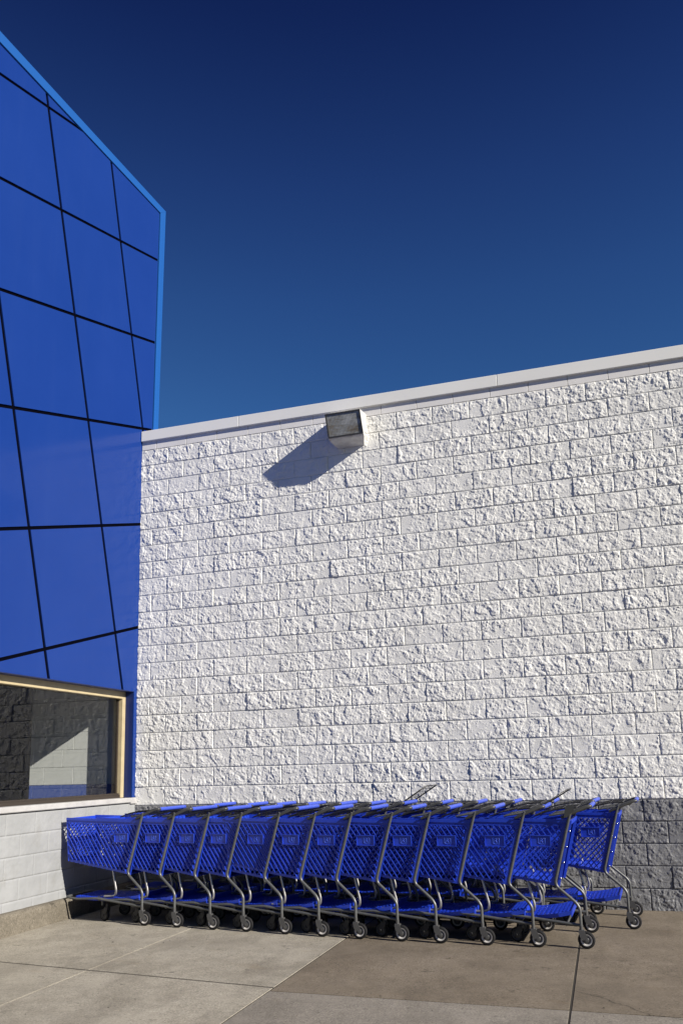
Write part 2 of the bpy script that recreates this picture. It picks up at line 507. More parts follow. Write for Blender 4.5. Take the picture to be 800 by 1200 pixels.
# ------------------------------------------------------------------ ground
gb = MB()
gb.add([(-600, -600, -.16), (600, -600, -.16), (600, 600, -.16), (-600, 600, -.16)], [(0, 1, 2, 3)])
tag(gb.build('ground', M['asphalt'], fix=False), kind='structure')
sw = MB()
sw.cur = 3
sw.box((-9, -6.4, -.3), (24, .05, -.0036))                     # bed under the slabs, dark in the joints
def slab(poly, m, gap=.005):
    c = [sum(p[0] for p in poly) / len(poly), sum(p[1] for p in poly) / len(poly)]
    sw.cur = m
    def inset(e):
        r = []
        n = len(poly)
        for i in range(n):
            p0, p1, p2 = Vector(poly[i - 1]), Vector(poly[i]), Vector(poly[(i + 1) % n])
            a = (p1 - p0).normalized(); b = (p2 - p1).normalized()
            na, nb = Vector((-a.y, a.x)), Vector((-b.y, b.x))
            k = (na + nb) / (1 + na.dot(nb))
            r.append(p1 + k * e)
        return r
    lo, mid, hi = inset(gap), inset(gap), inset(gap + .002)
    n = len(poly)
    vs = [(p.x, p.y, -.05) for p in lo] + [(p.x, p.y, -.0014) for p in mid] + [(p.x, p.y, 0) for p in hi]
    fs = [tuple(range(2 * n, 3 * n))]
    for k in range(2):
        for i in range(n):
            j = (i + 1) % n
            fs.append((k * n + i, k * n + j, k * n + n + j, k * n + n + i))
    sw.add(vs, fs)
# joint lines measured on the pavement
YB = 0.03
def yc(x):                                                    # the long cross joint
    return -2.955 - .118 * (x + .0) if x < 2.64 else -3.345 - .022 * (x - 2.64)
xs = [-9, -7.4, -5.9, -4.4, -2.9, -1.6, -.36]
cols_a = [(-.36, 1.145), (1.145, 2.637)]
cols_b = [(2.637, 4.475), (4.475, 6.3), (6.3, 8.1), (8.1, 9.9), (9.9, 11.7), (11.7, 13.5)]
for x0, x1 in cols_a:
    a0, a1 = -2.955 - .118 * x0, -2.955 - .118 * x1
    slab([(x0, a0 + .009), (x1, a1 + .009), (x1, YB), (x0, YB)], 0, .004)
    slab([(x0, -4.9), (x1, -4.9), (x1, a1 - .007), (x0, a0 - .007)], 0, .004)
    slab([(x0, -6.38), (x1, -6.38), (x1, -4.9), (x0, -4.9)], 0, .004)
for i in range(len(xs) - 1):
    for y0, y1 in ((-6.38, -4.9), (-4.9, -2.95)):
        slab([(xs[i], y0), (xs[i + 1], y0), (xs[i + 1], y1), (xs[i], y1)], 0, .004)
    if True:
        slab([(xs[i], -2.95), (xs[i + 1], -2.95), (xs[i + 1], YB), (xs[i], YB)], 0, .004)
for i, (x0, x1) in enumerate(cols_b):
    g_ = .005
    b0, b1 = -3.345 - .022 * (x0 - 2.64), -3.345 - .022 * (x1 - 2.64)
    slab([(x0, b0), (x1, b1), (x1, YB), (x0, YB)], 1, .0075)
    slab([(x0, -5.1), (x1, -5.1), (x1, b1), (x0, b0)], 2, .006)
    slab([(x0, -6.38), (x1, -6.38), (x1, -5.1), (x0, -5.1)], 2, .006)
o = sw.build('sidewalk', [M['slab_light'], M['slab_brown'], M['slab_grey'], M['joint_dirt']])
tag(o, kind='structure')
# crack in the brown slab: a thin filled groove, 2 mm proud of nothing: a real ragged strip of dirt
cr = MB()
pts = [(4.50, -2.98), (4.555, -3.02), (4.60, -3.06), (4.66, -3.10), (4.715, -3.19), (4.79, -3.24), (4.83, -3.31), (4.90, -3.385), (5.0, -3.40), (5.09, -3.47)]
rr = random.Random(3)
fine = []
for a, b in zip(pts[:-1], pts[1:]):
    for k in range(6):
        t = k / 6
        fine.append((a[0] + (b[0] - a[0]) * t + rr.uniform(-.006, .006), a[1] + (b[1] - a[1]) * t + rr.uniform(-.006, .006)))
L_, R_ = [], []
for i, (x, y) in enumerate(fine):
    w = rr.uniform(.0004, .0020)
    L_.append((x - w, y - w, .0015)); R_.append((x + w, y + w, .0015))
n = len(fine)
cr.add(L_ + R_, [(i, i + 1, n + i + 1, n + i) for i in range(n - 1)])
tag(cr.build('ground_crack', M['joint_dirt']), kind='structure')
# grit and dead bits on the pavement: uncountable
gr = MB()
for k in range(900):
    x = rr.uniform(-.3, 6.2); y = -rr.random() ** .8 * 4.3 - .05
    if rr.random() < .3: y = rr.uniform(-.25, -.02)
    s = rr.uniform(.0012, .0045)
    if rr.random() < .02: s *= 2
    gr.cur = rr.choice((0, 0, 1, 1, 2))
    a = [Vector((rr.uniform(-1, 1), rr.uniform(-1, 1), rr.uniform(-.6, .6))).normalized() * s for _ in range(5)]
    vs = [(x + q.x, y + q.y, s * .5 + q.z) for q in a]
    gr.add(vs, [(0, 1, 2), (0, 2, 3), (0, 3, 4), (0, 4, 1), (1, 2, 4), (2, 3, 4)])
o = gr.build('grit', [M['joint_dirt'], M['slab_brown'], M['slab_light']], fix=False)
tag(o, kind='stuff', label='fine grit scattered over the pavement', cat='grit')

# ------------------------------------------------------------------ block building (the long wall)
XC = -.371                                                    # plane of the blue front
ZT = 5.275                                                    # top of the split-face courses
bw = tag(empty('block_building', (3.6, 0, 0)), 'long wall of rough white painted blocks with a grey band along its foot', 'building')
def child(o, par):                                            # parts are modelled in world space
    o.parent = par
    o.matrix_parent_inverse = Matrix.LocRotScale(par.location, par.rotation_euler, None).inverted()
    return o
wall = block_sheet('wall', [M['white_block'], M['grey_block']], None, lambda u, v, h: (u, .004 - h, v), XC + .002, 7.9, ZT, 26, .0056, .92, .0028, 0.0, row_mat=21, sign=1)
child(wall, bw)
b = MB()
b.box((XC + .004, .02, -.1), (7.9, .26, 5.40))
b.box((7.9, -.02, -.1), (16, .26, 5.40))
child(b.build('wall_core', M['smooth_block']), bw)
# smooth top course
b = MB()
x = XC + .004
k = 0
edges = [XC + .003] + [-.17 + .4064 * i for i in range(0, 45)]
for a, c in zip(edges[:-1], edges[1:]):
    if a > 15.5: break
    b.bbox((a + .0025, -.008, ZT + .003), (c - .0025, .019, 5.43), .002)
o = child(b.build('smooth_course', M['smooth_block']), bw)
# coping, in lengths
b = MB()
cuts = [XC + .004, .94, 3.98, 7.03, 10.08, 13.1, 16]
for a, c in zip(cuts[:-1], cuts[1:]):
    b.cur = 0
    b.bbox((a + .001, -.036, 5.385), (c - .001, .32, 5.518), .004)
for a in cuts[1:-1]:
    b.cur = 1
    b.box((a - .0011, -.0345, 5.387), (a + .0011, .3, 5.5165))
child(b.build('coping', [M['coping'], M['coping_joint']]), bw)
b = MB(); b.box((XC + .004, .32, 5.2), (16, 9, 5.3)); child(b.build('roof', M['sill']), bw)
b = MB(); b.box((15.8, .26, -.1), (16, 9, 5.2)); b.box((XC + .004, 8.8, -.1), (15.8, 9, 5.2)); child(b.build('back_wall', M['smooth_block']), bw)

# ------------------------------------------------------------------ blue building
bb = tag(empty('blue_building', (XC, -2.5, 0)), 'tall blue panelled front with slanting joints above a window and low wall', 'building')
def clip(poly, a, b, c):
    """keep a*y + b*z + c >= 0"""
    r = []
    n = len(poly)
    for i in range(n):
        p, q = poly[i], poly[(i + 1) % n]
        dp = a * p[0] + b * p[1] + c; dq = a * q[0] + b * q[1] + c
        if dp >= 0: r.append(p)
        if (dp >= 0) != (dq >= 0):
            t = dp / (dp - dq)
            r.append((p[0] + (q[0] - p[0]) * t, p[1] + (q[1] - p[1]) * t))
    return r
H = [(9.118 + 1.16 * 1, .35), (9.118, .343), (7.969, .333), (6.779, .323), (5.573, .3105), (4.340, .299), (3.073, .2826), (1.80, .27), (.55, .26)]   # z = a + s y
Vv = [(2.70, -.27), (1.506, -.27), (.326, -.279), (-1.011, -.272), (-2.30, -.272), (-3.6, -.272), (-4.9, -.272), (-6.2, -.272), (-7.5, -.272)]          # y = b + t z
G2 = .018
WT, WR = 2.305, -.072                                           # window head, right jamb
YE = .30
def edge_y(z): return .225 + (z - 5.69) * .028
regions = [([(-6.5, WT), (0.0, WT), (0.0, 5.55), (-6.5, 5.55)], 'mid'),
           ([(-6.5, 5.55), (edge_y(5.55), 5.55), (.315, 8.78), (-2.788, 8.485), (-6.5, 8.13)], 'top'),
           ([(WR, 1.10), (0.0, 1.10), (0.0, WT), (WR, WT)], 'low')]
for reg, nm in regions:
    if nm == 'low':
        m = MB(); m.prism(reg, XC - .013, XC, 0); child(m.build('wall_panel', M['panel']), bb)
        continue
    for i in range(len(H) - 1):
        for j in range(len(Vv) - 1):
            p = list(reg)
            a1, s1 = H[i]; a2, s2 = H[i + 1]
            p = clip(p, s1, -1, a1 - G2) if p else p               # z < a1 + s1 y
            p = clip(p, -s2, 1, -a2 - G2) if p else p
            b1, t1 = Vv[j]; b2, t2 = Vv[j + 1]
            p = clip(p, -1, t1, b1 - G2 * 1.25) if p else p
            p = clip(p, 1, -t2, -b2 - G2 * 1.25) if p else p
            if len(p) < 3: continue
            ar = abs(sum(p[k][0] * p[(k + 1) % len(p)][1] - p[(k + 1) % len(p)][0] * p[k][1] for k in range(len(p)))) / 2
            if ar < .0015: continue
            m = MB(); m.prism(p, XC - .013, XC, 0)
            child(m.build('wall_panel', M['panel']), bb)
# dark backing seen in the joints
m = MB()
m.prism([(-6.5, WT + .0005), (-.0, WT + .0005), (-.0, 5.54), (-6.5, 5.54)], XC - .14, XC - .0140, 0)
m.prism([(-6.5, 5.545), (.235, 5.545), (.335, 8.80), (-2.788, 8.50), (-6.5, 8.15)], XC - .14, XC - .0142, 0)
m.prism([(WR + .012, .9), (0.0, .9), (0.0, WT + .009), (WR + .012, WT + .009)], XC - .14, XC - .0144, 0)
child(m.build('panel_backing', M['dark_gap']), bb)
# light blue edge trim
def strip(o1, i1, o2, i2, x0=XC - .16, x1=XC + .012):
    mm.prism([i1, o1, o2, i2], x0, x1, 0)
mm = MB()
strip((.347, 5.5), (.232, 5.5), (.462, 8.906), (.325, 8.79))
mm.prism([(.325, 8.792), (.463, 8.908), (-2.798, 8.615), (-2.79, 8.50)], XC - .158, XC + .012, 0)
mm.prism([(-2.79, 8.50), (-2.798, 8.615), (-6.5, 8.28), (-6.5, 8.165)], XC - .158, XC + .012, 0)
child(mm.build('edge_trim', M['trim']), bb)
m = MB(); m.box((XC - .03, .0, 5.50), (XC + .004, .232, 5.545)); child(m.build('soffit', M['dark_gap']), bb)
# body of the building behind the front
m = MB()
m.box((-7.0, -6.5, -.1), (-6.8, 6, 5.2)); m.box((-6.8, 5.8, -.1), (XC - .5, 6, 5.2)); m.box((-6.8, -6.5, -.1), (XC - .14, -6.3, 8.1))
m.box((-6.8, .12, 5.2), (XC - .16, .2, 8.4)); m.box((XC - .5, .28, -.1), (XC - .141, 5.8, 5.2)); m.box((-6.8, .2, 5.2), (XC - .16, 6, 5.3))
m.box((-6.8, -6.3, 7.9), (XC - .14, .12, 8.0)); m.box((-7.0, -6.3, 5.2), (-6.801, .2, 8.0))
child(m.build('outer_wall', M['panel']), bb)
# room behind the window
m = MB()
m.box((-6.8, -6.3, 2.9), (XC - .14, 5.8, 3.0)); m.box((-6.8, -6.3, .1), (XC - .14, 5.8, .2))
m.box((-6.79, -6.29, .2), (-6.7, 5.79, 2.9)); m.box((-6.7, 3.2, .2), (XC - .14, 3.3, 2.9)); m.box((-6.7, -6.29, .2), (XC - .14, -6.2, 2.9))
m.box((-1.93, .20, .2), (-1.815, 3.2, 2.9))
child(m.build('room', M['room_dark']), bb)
m = MB()
m.cur = 2; m.box((-1.815, .004, .2), (XC - .02, .2, 2.9))
for r_ in range(13):
    z0 = .2 + .2032 * r_ + .04; z1 = z0 + .2032
    for c_ in range(-1, 5):
        a = -1.815 + .4064 * c_ + (.2032 if r_ % 2 else .05); c2 = a + .4064
        a, c2 = max(a, -1.815), min(c2, XC - .02)
        if c2 - a < .02: continue
        m.cur = 0
        if z1 < 1.30: m.cur = 1
        m.bbox((a + .0025, -.004, z0 + .0025), (c2 - .0025, .0035, z1 - .0025), .0012)
child(m.build('inner_wall', [M['room_white'], M['room_blue'], M['mortar']]), bb)
# window: opening from y=-6.1 to WR, recess .105
XR = XC - .105
W0 = -6.1
wf = MB()
FD = .085
wf.bbox((XR - FD, WR - .062, 1.10), (XR - .002, WR - .001, WT - .001), .004)            # right
wf.bbox((XR - FD, W0, WT - .088), (XR - .002, WR - .0625, WT - .001), .004)             # head
wf.bbox((XR - FD, W0 - .06, 1.10), (XR, W0 - .0005, WT - .001), .004)
for yy in (-3.35,):
    wf.bbox((XR - FD, yy - .03, 1.1355), (XR, yy + .03, WT - .0885), .004)
frame = child(wf.build('window_frame', M['cream']), bb)
m = MB()
for ya, yb in ((-3.32, WR - .0625), (W0, -3.38)):
    m.box((XR - FD + .012, yb - .022, 1.136), (XR - FD + .034, yb, WT - .089))
    m.box((XR - FD + .012, ya, 1.136), (XR - FD + .034, ya + .022, WT - .089))
    m.box((XR - FD + .012, ya + .022, 1.1355), (XR - .012, yb - .022, 1.152))
m.bbox((XR - FD, W0, 1.10), (XR - .012, WR - .0625, 1.1353), .003)
child(m.build('gasket', M['gasket']), bb)
m = MB()
m.box((XR - FD + .018, W0, 1.14), (XR - FD + .024, WR - .065, WT - .09))
child(m.build('window_pane', M['glass']), bb)
m = MB()
m.box((XR - .001, WR, 1.10), (XC - .0135, WR + .0115, WT - .008))                # right jamb
m.box((XR - .001, W0 - .06, WT - .007), (XC - .0015, WR - .001, WT - .0006))
m.box((XR - .1, WR + .0, 1.10), (XR - .0015, WR + .011, WT + .008))
m.box((XC - .14, -6.5, .9), (XC - .03, W0 - .061, WT)); m.box((XC - .03, -6.5, 1.1), (XC, W0 - .061, WT))
child(m.build('window_lining', M['jamb']), bb)
m = MB()
m.bbox((XR - FD - .02, W0 - .4, 1.045), (XC + .028, WR - .055, 1.0995), .008)
m.bbox((XC - .1, WR - .05, 1.03), (XC + .022, -.004, 1.0985), .006)
child(m.build('window_sill', M['sill']), bb)
low = block_sheet('low_wall', [M['low_wall']], None, lambda u, v, h: (XC - .006 + h, u, v), -6.5, -.003, 1.036, 5, .011, .36, .0028, -.12, sign=1, BH=.192, seed=71, recess=.004)
child(low, bb)
m = MB(); m.box((XC - .14, -6.5, -.1), (XC - .02, .0, 1.04)); child(m.build('low_wall_core', M['low_wall']), bb)

# curb at the foot of the blue building
m = MB()
prof = [(XC - .02, -.05), (XC + .085, -.05), (XC + .078, .155), (XC + .066, .178), (XC + .045, .188), (XC - .02, .19)]
ys = list(np.arange(-6.4, -.02, .08)) + [-.02]
ri = random.Random(5)
vs = []
for y in ys:
    for i, (px, pz) in enumerate(prof):
        j = ri.uniform(-.0025, .0025) if 0 < i < 5 else 0
        vs.append((px + j, y, pz + j * .6))
n = len(prof)
fs = [(i * n + k, i * n + k + 1, (i + 1) * n + k + 1, (i + 1) * n + k) for i in range(len(ys) - 1) for k in range(n - 1)]
fs.append(tuple(range(n))); fs.append(tuple(range((len(ys) - 1) * n, len(ys) * n)))
m.add(vs, fs)
tag(m.build('curb', M['curb']), kind='structure')

# ------------------------------------------------------------------ wall light
wl = tag(empty('wall_light', (2.31, 0, 5.1)), 'white box floodlight with a dirty grey lens high on the block wall', 'light')
m = MB()
X0, X1 = 2.095, 2.505
top_f, bot_f = (-.25, 5.243), (-.215, 4.985)
def lamp_ring(k):          # (y, z, x0, x1) round the profile
    return [(0, 5.30, X0, X1), (-.275, 5.256, X0, X1), (-.232, 4.975, X0 + .022, X1 + .022), (-.205, 4.962, X0 + .024, X1 + .02), (0, 4.935, X0 + .06, X1 - .04)]
R_ = lamp_ring(0); n = len(R_)
vs = [(x0, y, z) for y, z, x0, x1 in R_] + [(x1, y, z) for y, z, x0, x1 in R_]
m.add(vs, [tuple(range(n)), tuple(range(2 * n - 1, n - 1, -1))] + [(i, i + n, (i + 1) % n + n, (i + 1) % n) for i in range(n)])
h_ = child(m.build('housing', M['housing']), wl)
bv = h_.modifiers.new('bevel', 'BEVEL'); bv.width = .006; bv.segments = 2; bv.limit_method = 'ANGLE'
m = MB()
a, c = Vector((0, -.2755, 5.250)), Vector((0, -.2335, 4.981))
nrm = Vector((0, (c - a).z, -(c - a).y)).normalized()
if nrm.y > 0: nrm = -nrm
def q4(x0, x1, t0, t1, d0, d1):
    P = []
    for d in (d0, d1):
        for xx, tt in ((x0, t0), (x1, t0), (x1, t1), (x0, t1)):
            p = a.lerp(c, tt) + nrm * d
            P.append((xx + .022 * tt, p.y, p.z))
    m.hexa(P)
q4(X0 + .003, X1 - .003, .0, .05, .001, .014)
q4(X0 + .003, X1 - .003, .95, 1., .001, .014)
q4(X0 + .003, X0 + .017, .0505, .9495, .001, .014)
q4(X1 - .017, X1 - .003, .0505, .9495, .001, .014)
child(m.build('lens_frame', M['lens_frame']), wl)
m = MB()
nu = 24
for i in range(nu):       # prismatic glass: shallow vertical flutes
    t0, t1 = i / nu, (i + 1) / nu
    x0 = X0 + .0175 + (X1 - X0 - .035) * t0; x1 = X0 + .0175 + (X1 - X0 - .035) * t1
    for u0, u1, d in ((0, .5, 1), (.5, 1, -1)):
        pass
    xm = (x0 + x1) / 2
    P0, P1 = a.lerp(c, .051), a.lerp(c, .949)
    dA, dB = .006, .0068
    m.add([(x0, (P0 + nrm * dA).y, (P0 + nrm * dA).z), (xm, (P0 + nrm * dB).y, (P0 + nrm * dB).z), (x1, (P0 + nrm * dA).y, (P0 + nrm * dA).z),
           (x0 + .021, (P1 + nrm * dA).y, (P1 + nrm * dA).z), (xm + .021, (P1 + nrm * dB).y, (P1 + nrm * dB).z), (x1 + .021, (P1 + nrm * dA).y, (P1 + nrm * dA).z)],
          [(0, 1, 4, 3), (1, 2, 5, 4)], False)
child(m.build('lens', M['lens'], fix=False), wl)
m = MB(); m.box((X0 + .08, -.012, 4.99), (X1 - .08, .003, 5.27)); child(m.build('mounting_plate', M['housing']), wl)

# ------------------------------------------------------------------ shopping cart
# local frame: origin on the ground midway between the rear wheels, nose towards -x
def lateral(dx, half_rear, half_nose):
    t = min(max((-dx) / .92, 0), 1)
    return half_rear + (half_nose - half_rear) * t
def clip_line(p, d, poly):
    """segment of the line p + t d inside convex poly (2D)"""
    t0, t1 = -9, 9
    n = len(poly)
    ar = sum(poly[i][0] * poly[(i + 1) % n][1] - poly[(i + 1) % n][0] * poly[i][1] for i in range(n))
    for i in range(n):
        a_, b_ = poly[i], poly[(i + 1) % n]
        ex, ey = b_[0] - a_[0], b_[1] - a_[1]
        nx, ny = (-ey, ex) if ar > 0 else (ey, -ex)
        den = nx * d[0] + ny * d[1]
        num = nx * (a_[0] - p[0]) + ny * (a_[1] - p[1])
        if abs(den) < 1e-9:
            if num > 0: return None
            continue
        t = num / den
        if den > 0: t0 = max(t0, t)
        else: t1 = min(t1, t)
    if t1 - t0 < .004: return None
    return (p[0] + d[0] * t0, p[1] + d[1] * t0), (p[0] + d[0] * t1, p[1] + d[1] * t1)
def lattice(m, poly, to3, normal, ang, pitch, w, d):
    """bars at angle ang through the 2D poly"""
    dx, dz = math.cos(ang), math.sin(ang)
    nx, nz = -dz, dx
    pr = [nx * p[0] + nz * p[1] for p in poly]
    k = math.floor(min(pr) / pitch)
    while k * pitch < max(pr):
        s = clip_line((nx * (k + .5) * pitch, nz * (k + .5) * pitch), (dx, dz), poly)
        if s: m.bar(to3(*s[0]), to3(*s[1]), w, d, normal)
        k += 1

NT, NB, RB, RT = (-.950, .952), (-.922, .548), (-.204, .440), (-.076, .928)      # basket side corners (x, z)
def by(x, z):                                                                   # basket half width
    t = min(max((-x - .05) / .87, 0), 1)
    return .278 - .055 * t - .012 * (1 - (z - .44) / .53)
def make_cart():
    root = empty('shopping_cart')
    # --- basket
    m = MB()
    for s in (-1, 1):
        P3 = lambda x, z, s=s, o=0.0: (x, s * (by(x, z) + o), z)
        out_n = (0.08 * -1, s, 0.02)
        inner = [(NT[0] + .02, NT[1] - .035), (NB[0] + .02, NB[1] + .02), (RB[0] - .03, RB[1] + .022), (RT[0] - .045, RT[1] - .035)]
        lattice(m, inner, lambda x, z: P3(x, z, o=.006), out_n, math.radians(-56), .0385, .0074, .015)
        lattice(m, inner, lambda x, z: P3(x, z, o=-.003), out_n, math.radians(44), .031, .0088, .006)
        def band(a_, b_, c_, d_, th):
            i_ = [P3(*p, o=-th) for p in (a_, b_, c_, d_)]; o_ = [P3(*p, o=.004) for p in (a_, b_, c_, d_)]
            m.hexa(i_ + o_)
        band((NT[0], NT[1] - .036), (RT[0], RT[1] - .036), RT, NT, .004)                      # top band
        m.bar(P3(NT[0], NT[1] - .004, o=.008), P3(RT[0], RT[1] - .004, o=.008), .012, .022, (0, 0, 1)) # rolled lip
        m.bar(P3(NT[0], NT[1] - .036, o=.006), P3(RT[0], RT[1] - .036, o=.006), .010, .007, (0, 0, 1))
        band(NB, (RB[0], RB[1]), (RB[0] - .004, RB[1] + .022), (NB[0] - .001, NB[1] + .022), .004)   # bottom band
        band((NB[0], NB[1] + .0225), (NB[0] + .022, NB[1] + .0225), (NT[0] + .022, NT[1] - .0365), (NT[0], NT[1] - .0365), .004)
        band((RB[0] - .035, RB[1] + .0225), (RB[0] - .004, RB[1] + .0225), (RT[0] - .01, RT[1] - .0365), (RT[0] - .048, RT[1] - .0365), .004)
        # rear flange turned outwards with screws
        f0, f1 = Vector(P3(RB[0], RB[1] - .005)), Vector(P3(RT[0], RT[1]))
        m.bar(f0 + Vector((.006, s * .006, 0)), f1 + Vector((.006, s * .006, 0)), .009, .012, (1, 0, -.26))
    # bottom lattice and nose
    def Pb(x, y):
        t = (x - NB[0]) / (RB[0] - NB[0])
        return (x, y, NB[1] + (RB[1] - NB[1]) * t + .004)
    q = [(NB[0], -by(*NB)), (RB[0], -by(*RB)), (RB[0], by(*RB)), (NB[0], by(*NB))]
    lattice(m, q, Pb, (.17, 0, 1), math.radians(45), .040, .010, .006)
    lattice(m, q, Pb, (.17, 0, 1), math.radians(-45), .040, .010, .0055)
    m.hexa([Pb(NB[0], -by(*NB)), Pb(RB[0], -by(*RB)), Pb(RB[0], by(*RB)), Pb(NB[0], by(*NB))] + [tuple(Vector(Pb(a_, b_)) + Vector((0, 0, .002))) for a_, b_ in ((NB[0], -by(*NB)), (RB[0], -by(*RB)), (RB[0], by(*RB)), (NB[0], by(*NB)))])  # thin sheet added in the lattice to block sky and sun below
    m.bar(Pb(RB[0] - .01, -by(*RB)), Pb(RB[0] - .01, by(*RB)), .03, .01, (.17, 0, 1))
    def Pn(y, z):
        t = (z - NB[1]) / (NT[1] - NB[1])
        return (NB[0] + (NT[0] - NB[0]) * t + .002, y, z)
    yn = by(*NT) - .004
    q = [(-yn, NB[1]), (yn, NB[1]), (yn, NT[1] - .04), (-yn, NT[1] - .04)]
    lattice(m, q, Pn, (1, 0, .08), math.radians(45), .036, .009, .009)
    lattice(m, q, Pn, (1, 0, .08), math.radians(-45), .036, .008, .006)
    m.bar(Pn(-yn, NT[1] - .019), Pn(yn, NT[1] - .019), .04, .012, (1, 0, 0))
    m.bar(Pn(-yn, NB[1] + .011), Pn(yn, NB[1] + .011), .024, .012, (1, 0, 0))
    m.bar(Pn(-yn, .74), Pn(yn, .74), .05, .010, (1, 0, 0))
    for s in (-1, 1):
        m.tube([(NT[0], s * (by(*NT) + .001), NT[1]), (NB[0], s * (by(*NB) + .001), NB[1])], .008, 8)
    basket = m.build('basket', M['plastic'], root, fix=False)
    # --- placards
    for s in (-1, 1):
        m = MB()
        x0, x1, z0, z1 = -.374, -.214, .732, .818
        yy = lambda x, z, o: s * (by(x, z) + o)
        def pl(xa, xb, za, zb, oa, ob):
            m.hexa([(xa, yy(xa, za, oa), za), (xb, yy(xb, za, oa), za), (xb, yy(xb, zb, oa), zb), (xa, yy(xa, zb, oa), zb),
                    (xa, yy(xa, za, ob), za), (xb, yy(xb, za, ob), za), (xb, yy(xb, zb, ob), zb), (xa, yy(xa, zb, ob), zb)])
        pl(x0, x1, z0, z1, -.002, .0145)
        e = .006
        pl(x0, x1, z1 - e, z1, .0146, .0225); pl(x0, x1, z0, z0 + e, .0146, .0225)
        pl(x0, x0 + e, z0 + e + .0003, z1 - e - .0003, .0146, .0225); pl(x1 - e, x1, z0 + e + .0003, z1 - e - .0003, .0146, .0225)
        pc = m.build('name_plate', M['plastic'], root, fix=False)
        m = MB()
        def E(u, v): # emblem coordinates, u to the right as read from outside
            x = -.285 + u * (-s if s > 0 else 1); z = .779 + v
            return (x, yy(x, z, .0155), z)
        r_ = .0020
        arc = [E(-.004 + .021 * math.cos(t), .010 + .019 * math.sin(t)) for t in np.linspace(.15, math.pi * 1.05, 9)]
        m.tube(arc, r_, 5)
        arc = [E(-.004 + .021 * math.cos(t), -.010 + .019 * math.sin(t)) for t in np.linspace(math.pi * .95, math.pi * 1.9, 9)]
        m.tube(arc, r_, 5)
        # an R-like figure and a bracket on its right
        m.tube([E(-.013, -.016), E(-.013, .014), E(-.001, .015), E(.006, .009), E(.001, .001), E(-.011, -.001)], r_, 5)
        m.tube([E(-.003, .0), E(.008, -.016)], r_, 5)
        m.tube([E(.014, .028), E(.026, .028), E(.026, -.028), E(.014, -.028)], r_, 5)
        m.tube([E(-.016, .028), E(-.027, .020), E(-.024, .0), E(-.027, -.020), E(-.016, -.028)], r_, 5, bend=.01)
        m.build('emblem', M['emblem'], pc, fix=False)
    # --- side tubes: upright, crank and rear leg in one
    for s in (-1, 1):
        m = MB()
        w = .296
        m.tube([(-.045, s * (w + .002), 1.0), (-.06, s * w, .965), (-.200, s * w, .475), (-.190, s * (w), .440), (-.055, s * .305, .325), (-.032, s * .308, .285), (-.032, s * .31, .115)],
               .0117, 10, bend=.03)
        m.build('side_tube', M['tube'], root)
    # --- front struts
    for s in (-1, 1):
        m = MB()
        m.tube([(-.43, s * .205, .505), (-.375, s * .215, .285), (-.385, s * .215, .238), (-.50, s * .225, .232)], .0105, 8, bend=.03)
        m.build('front_strut', M['strut'], root)
    # --- base frame
    m = MB()
    half = [(-.035, .297, .163), (-.56, .262, .218), (-.80, .228, .200), (-.90, .215, .210), (-.955, .185, .213)]
    path = [(x, -y, z) for x, y, z in half] + [(x, y, z) for x, y, z in reversed(half)]
    m.tube(path, .0112, 9, bend=.035)
    m.tube([(-.54, -.25, .203), (-.54, .25, .203)], .010, 7)
    for s in (-1, 1): m.tube([(-.53 + .03 * s, .165 * s, .14), (-.53 + .03 * s, .165 * s, .20)], .012, 8)
    m.tube([(-.14, -.28, .160), (-.14, .28, .160)], .009, 7)
    m.build('base_frame', M['tube'], root)
    # --- lower tray, a mould with a grid of holes and a rising tail
    m = MB()
    prof = [(-.84, .214), (-.60, .214), (-.36, .208), (-.22, .226), (-.10, .252)]
    def tz(x):
        for (xa, za), (xb, zb) in zip(prof[:-1], prof[1:]):
            if x <= xb: return za + (zb - za) * (x - xa) / (xb - xa)
        return prof[-1][1]
    def tw(x): return .262 - .075 * (-x / .92)
    for (xa, za), (xb, zb) in zip(prof[:-1], prof[1:]):
        nr = Vector((-(zb - za), 0, xb - xa)).normalized()
        poly = [(xa, -tw(xa)), (xb, -tw(xb)), (xb, tw(xb)), (xa, tw(xa))]
        T3 = lambda x, y, xa=xa, za=za, xb=xb, zb=zb: (x, y, za + (zb - za) * (x - xa) / (xb - xa))
        n_ = max(2, int((xb - xa) / .030))
        for k in range(n_ + 1):
            x = xa + (xb - xa) * k / n_
            m.bar(T3(x, -tw(x)), T3(x, tw(x)), .0105, .010, nr)
        for k in range(-6, 7):
            m.bar(T3(xa, tw(xa) * k / 6.6), T3(xb, tw(xb) * k / 6.6), .0095, .0095, nr)
        for k in range(n_):          # rounded studs between the holes
            for j in range(-6, 7):
                x = xa + (xb - xa) * (k + .0) / n_; y = tw(x) * j / 6.6
                p = Vector(T3(x, y)) + nr * .006
                if rnd.random() < .9: m.bar(p - Vector((.007, 0, 0)), p + Vector((.007, 0, 0)), .012, .007, nr)
        m.hexa([(xa, -tw(xa), za - .0075), (xb, -tw(xb), zb - .0075), (xb, tw(xb), zb - .0075), (xa, tw(xa), za - .0075),
                (xa, -tw(xa), za - .0055), (xb, -tw(xb), zb - .0055), (xb, tw(xb), zb - .0055), (xa, tw(xa), za - .0055)])  # solid sheet added under the holes to darken the ground beneath
        for s in (-1, 1):            # skirts
            m.hexa([(xa, s * tw(xa), za - .022), (xb, s * tw(xb), zb - .022), (xb, s * (tw(xb) + .006), zb - .022), (xa, s * (tw(xa) + .006), za - .022),
                    (xa, s * tw(xa), za + .007), (xb, s * tw(xb), zb + .007), (xb, s * (tw(xb) + .006), zb + .007), (xa, s * (tw(xa) + .006), za + .007)])
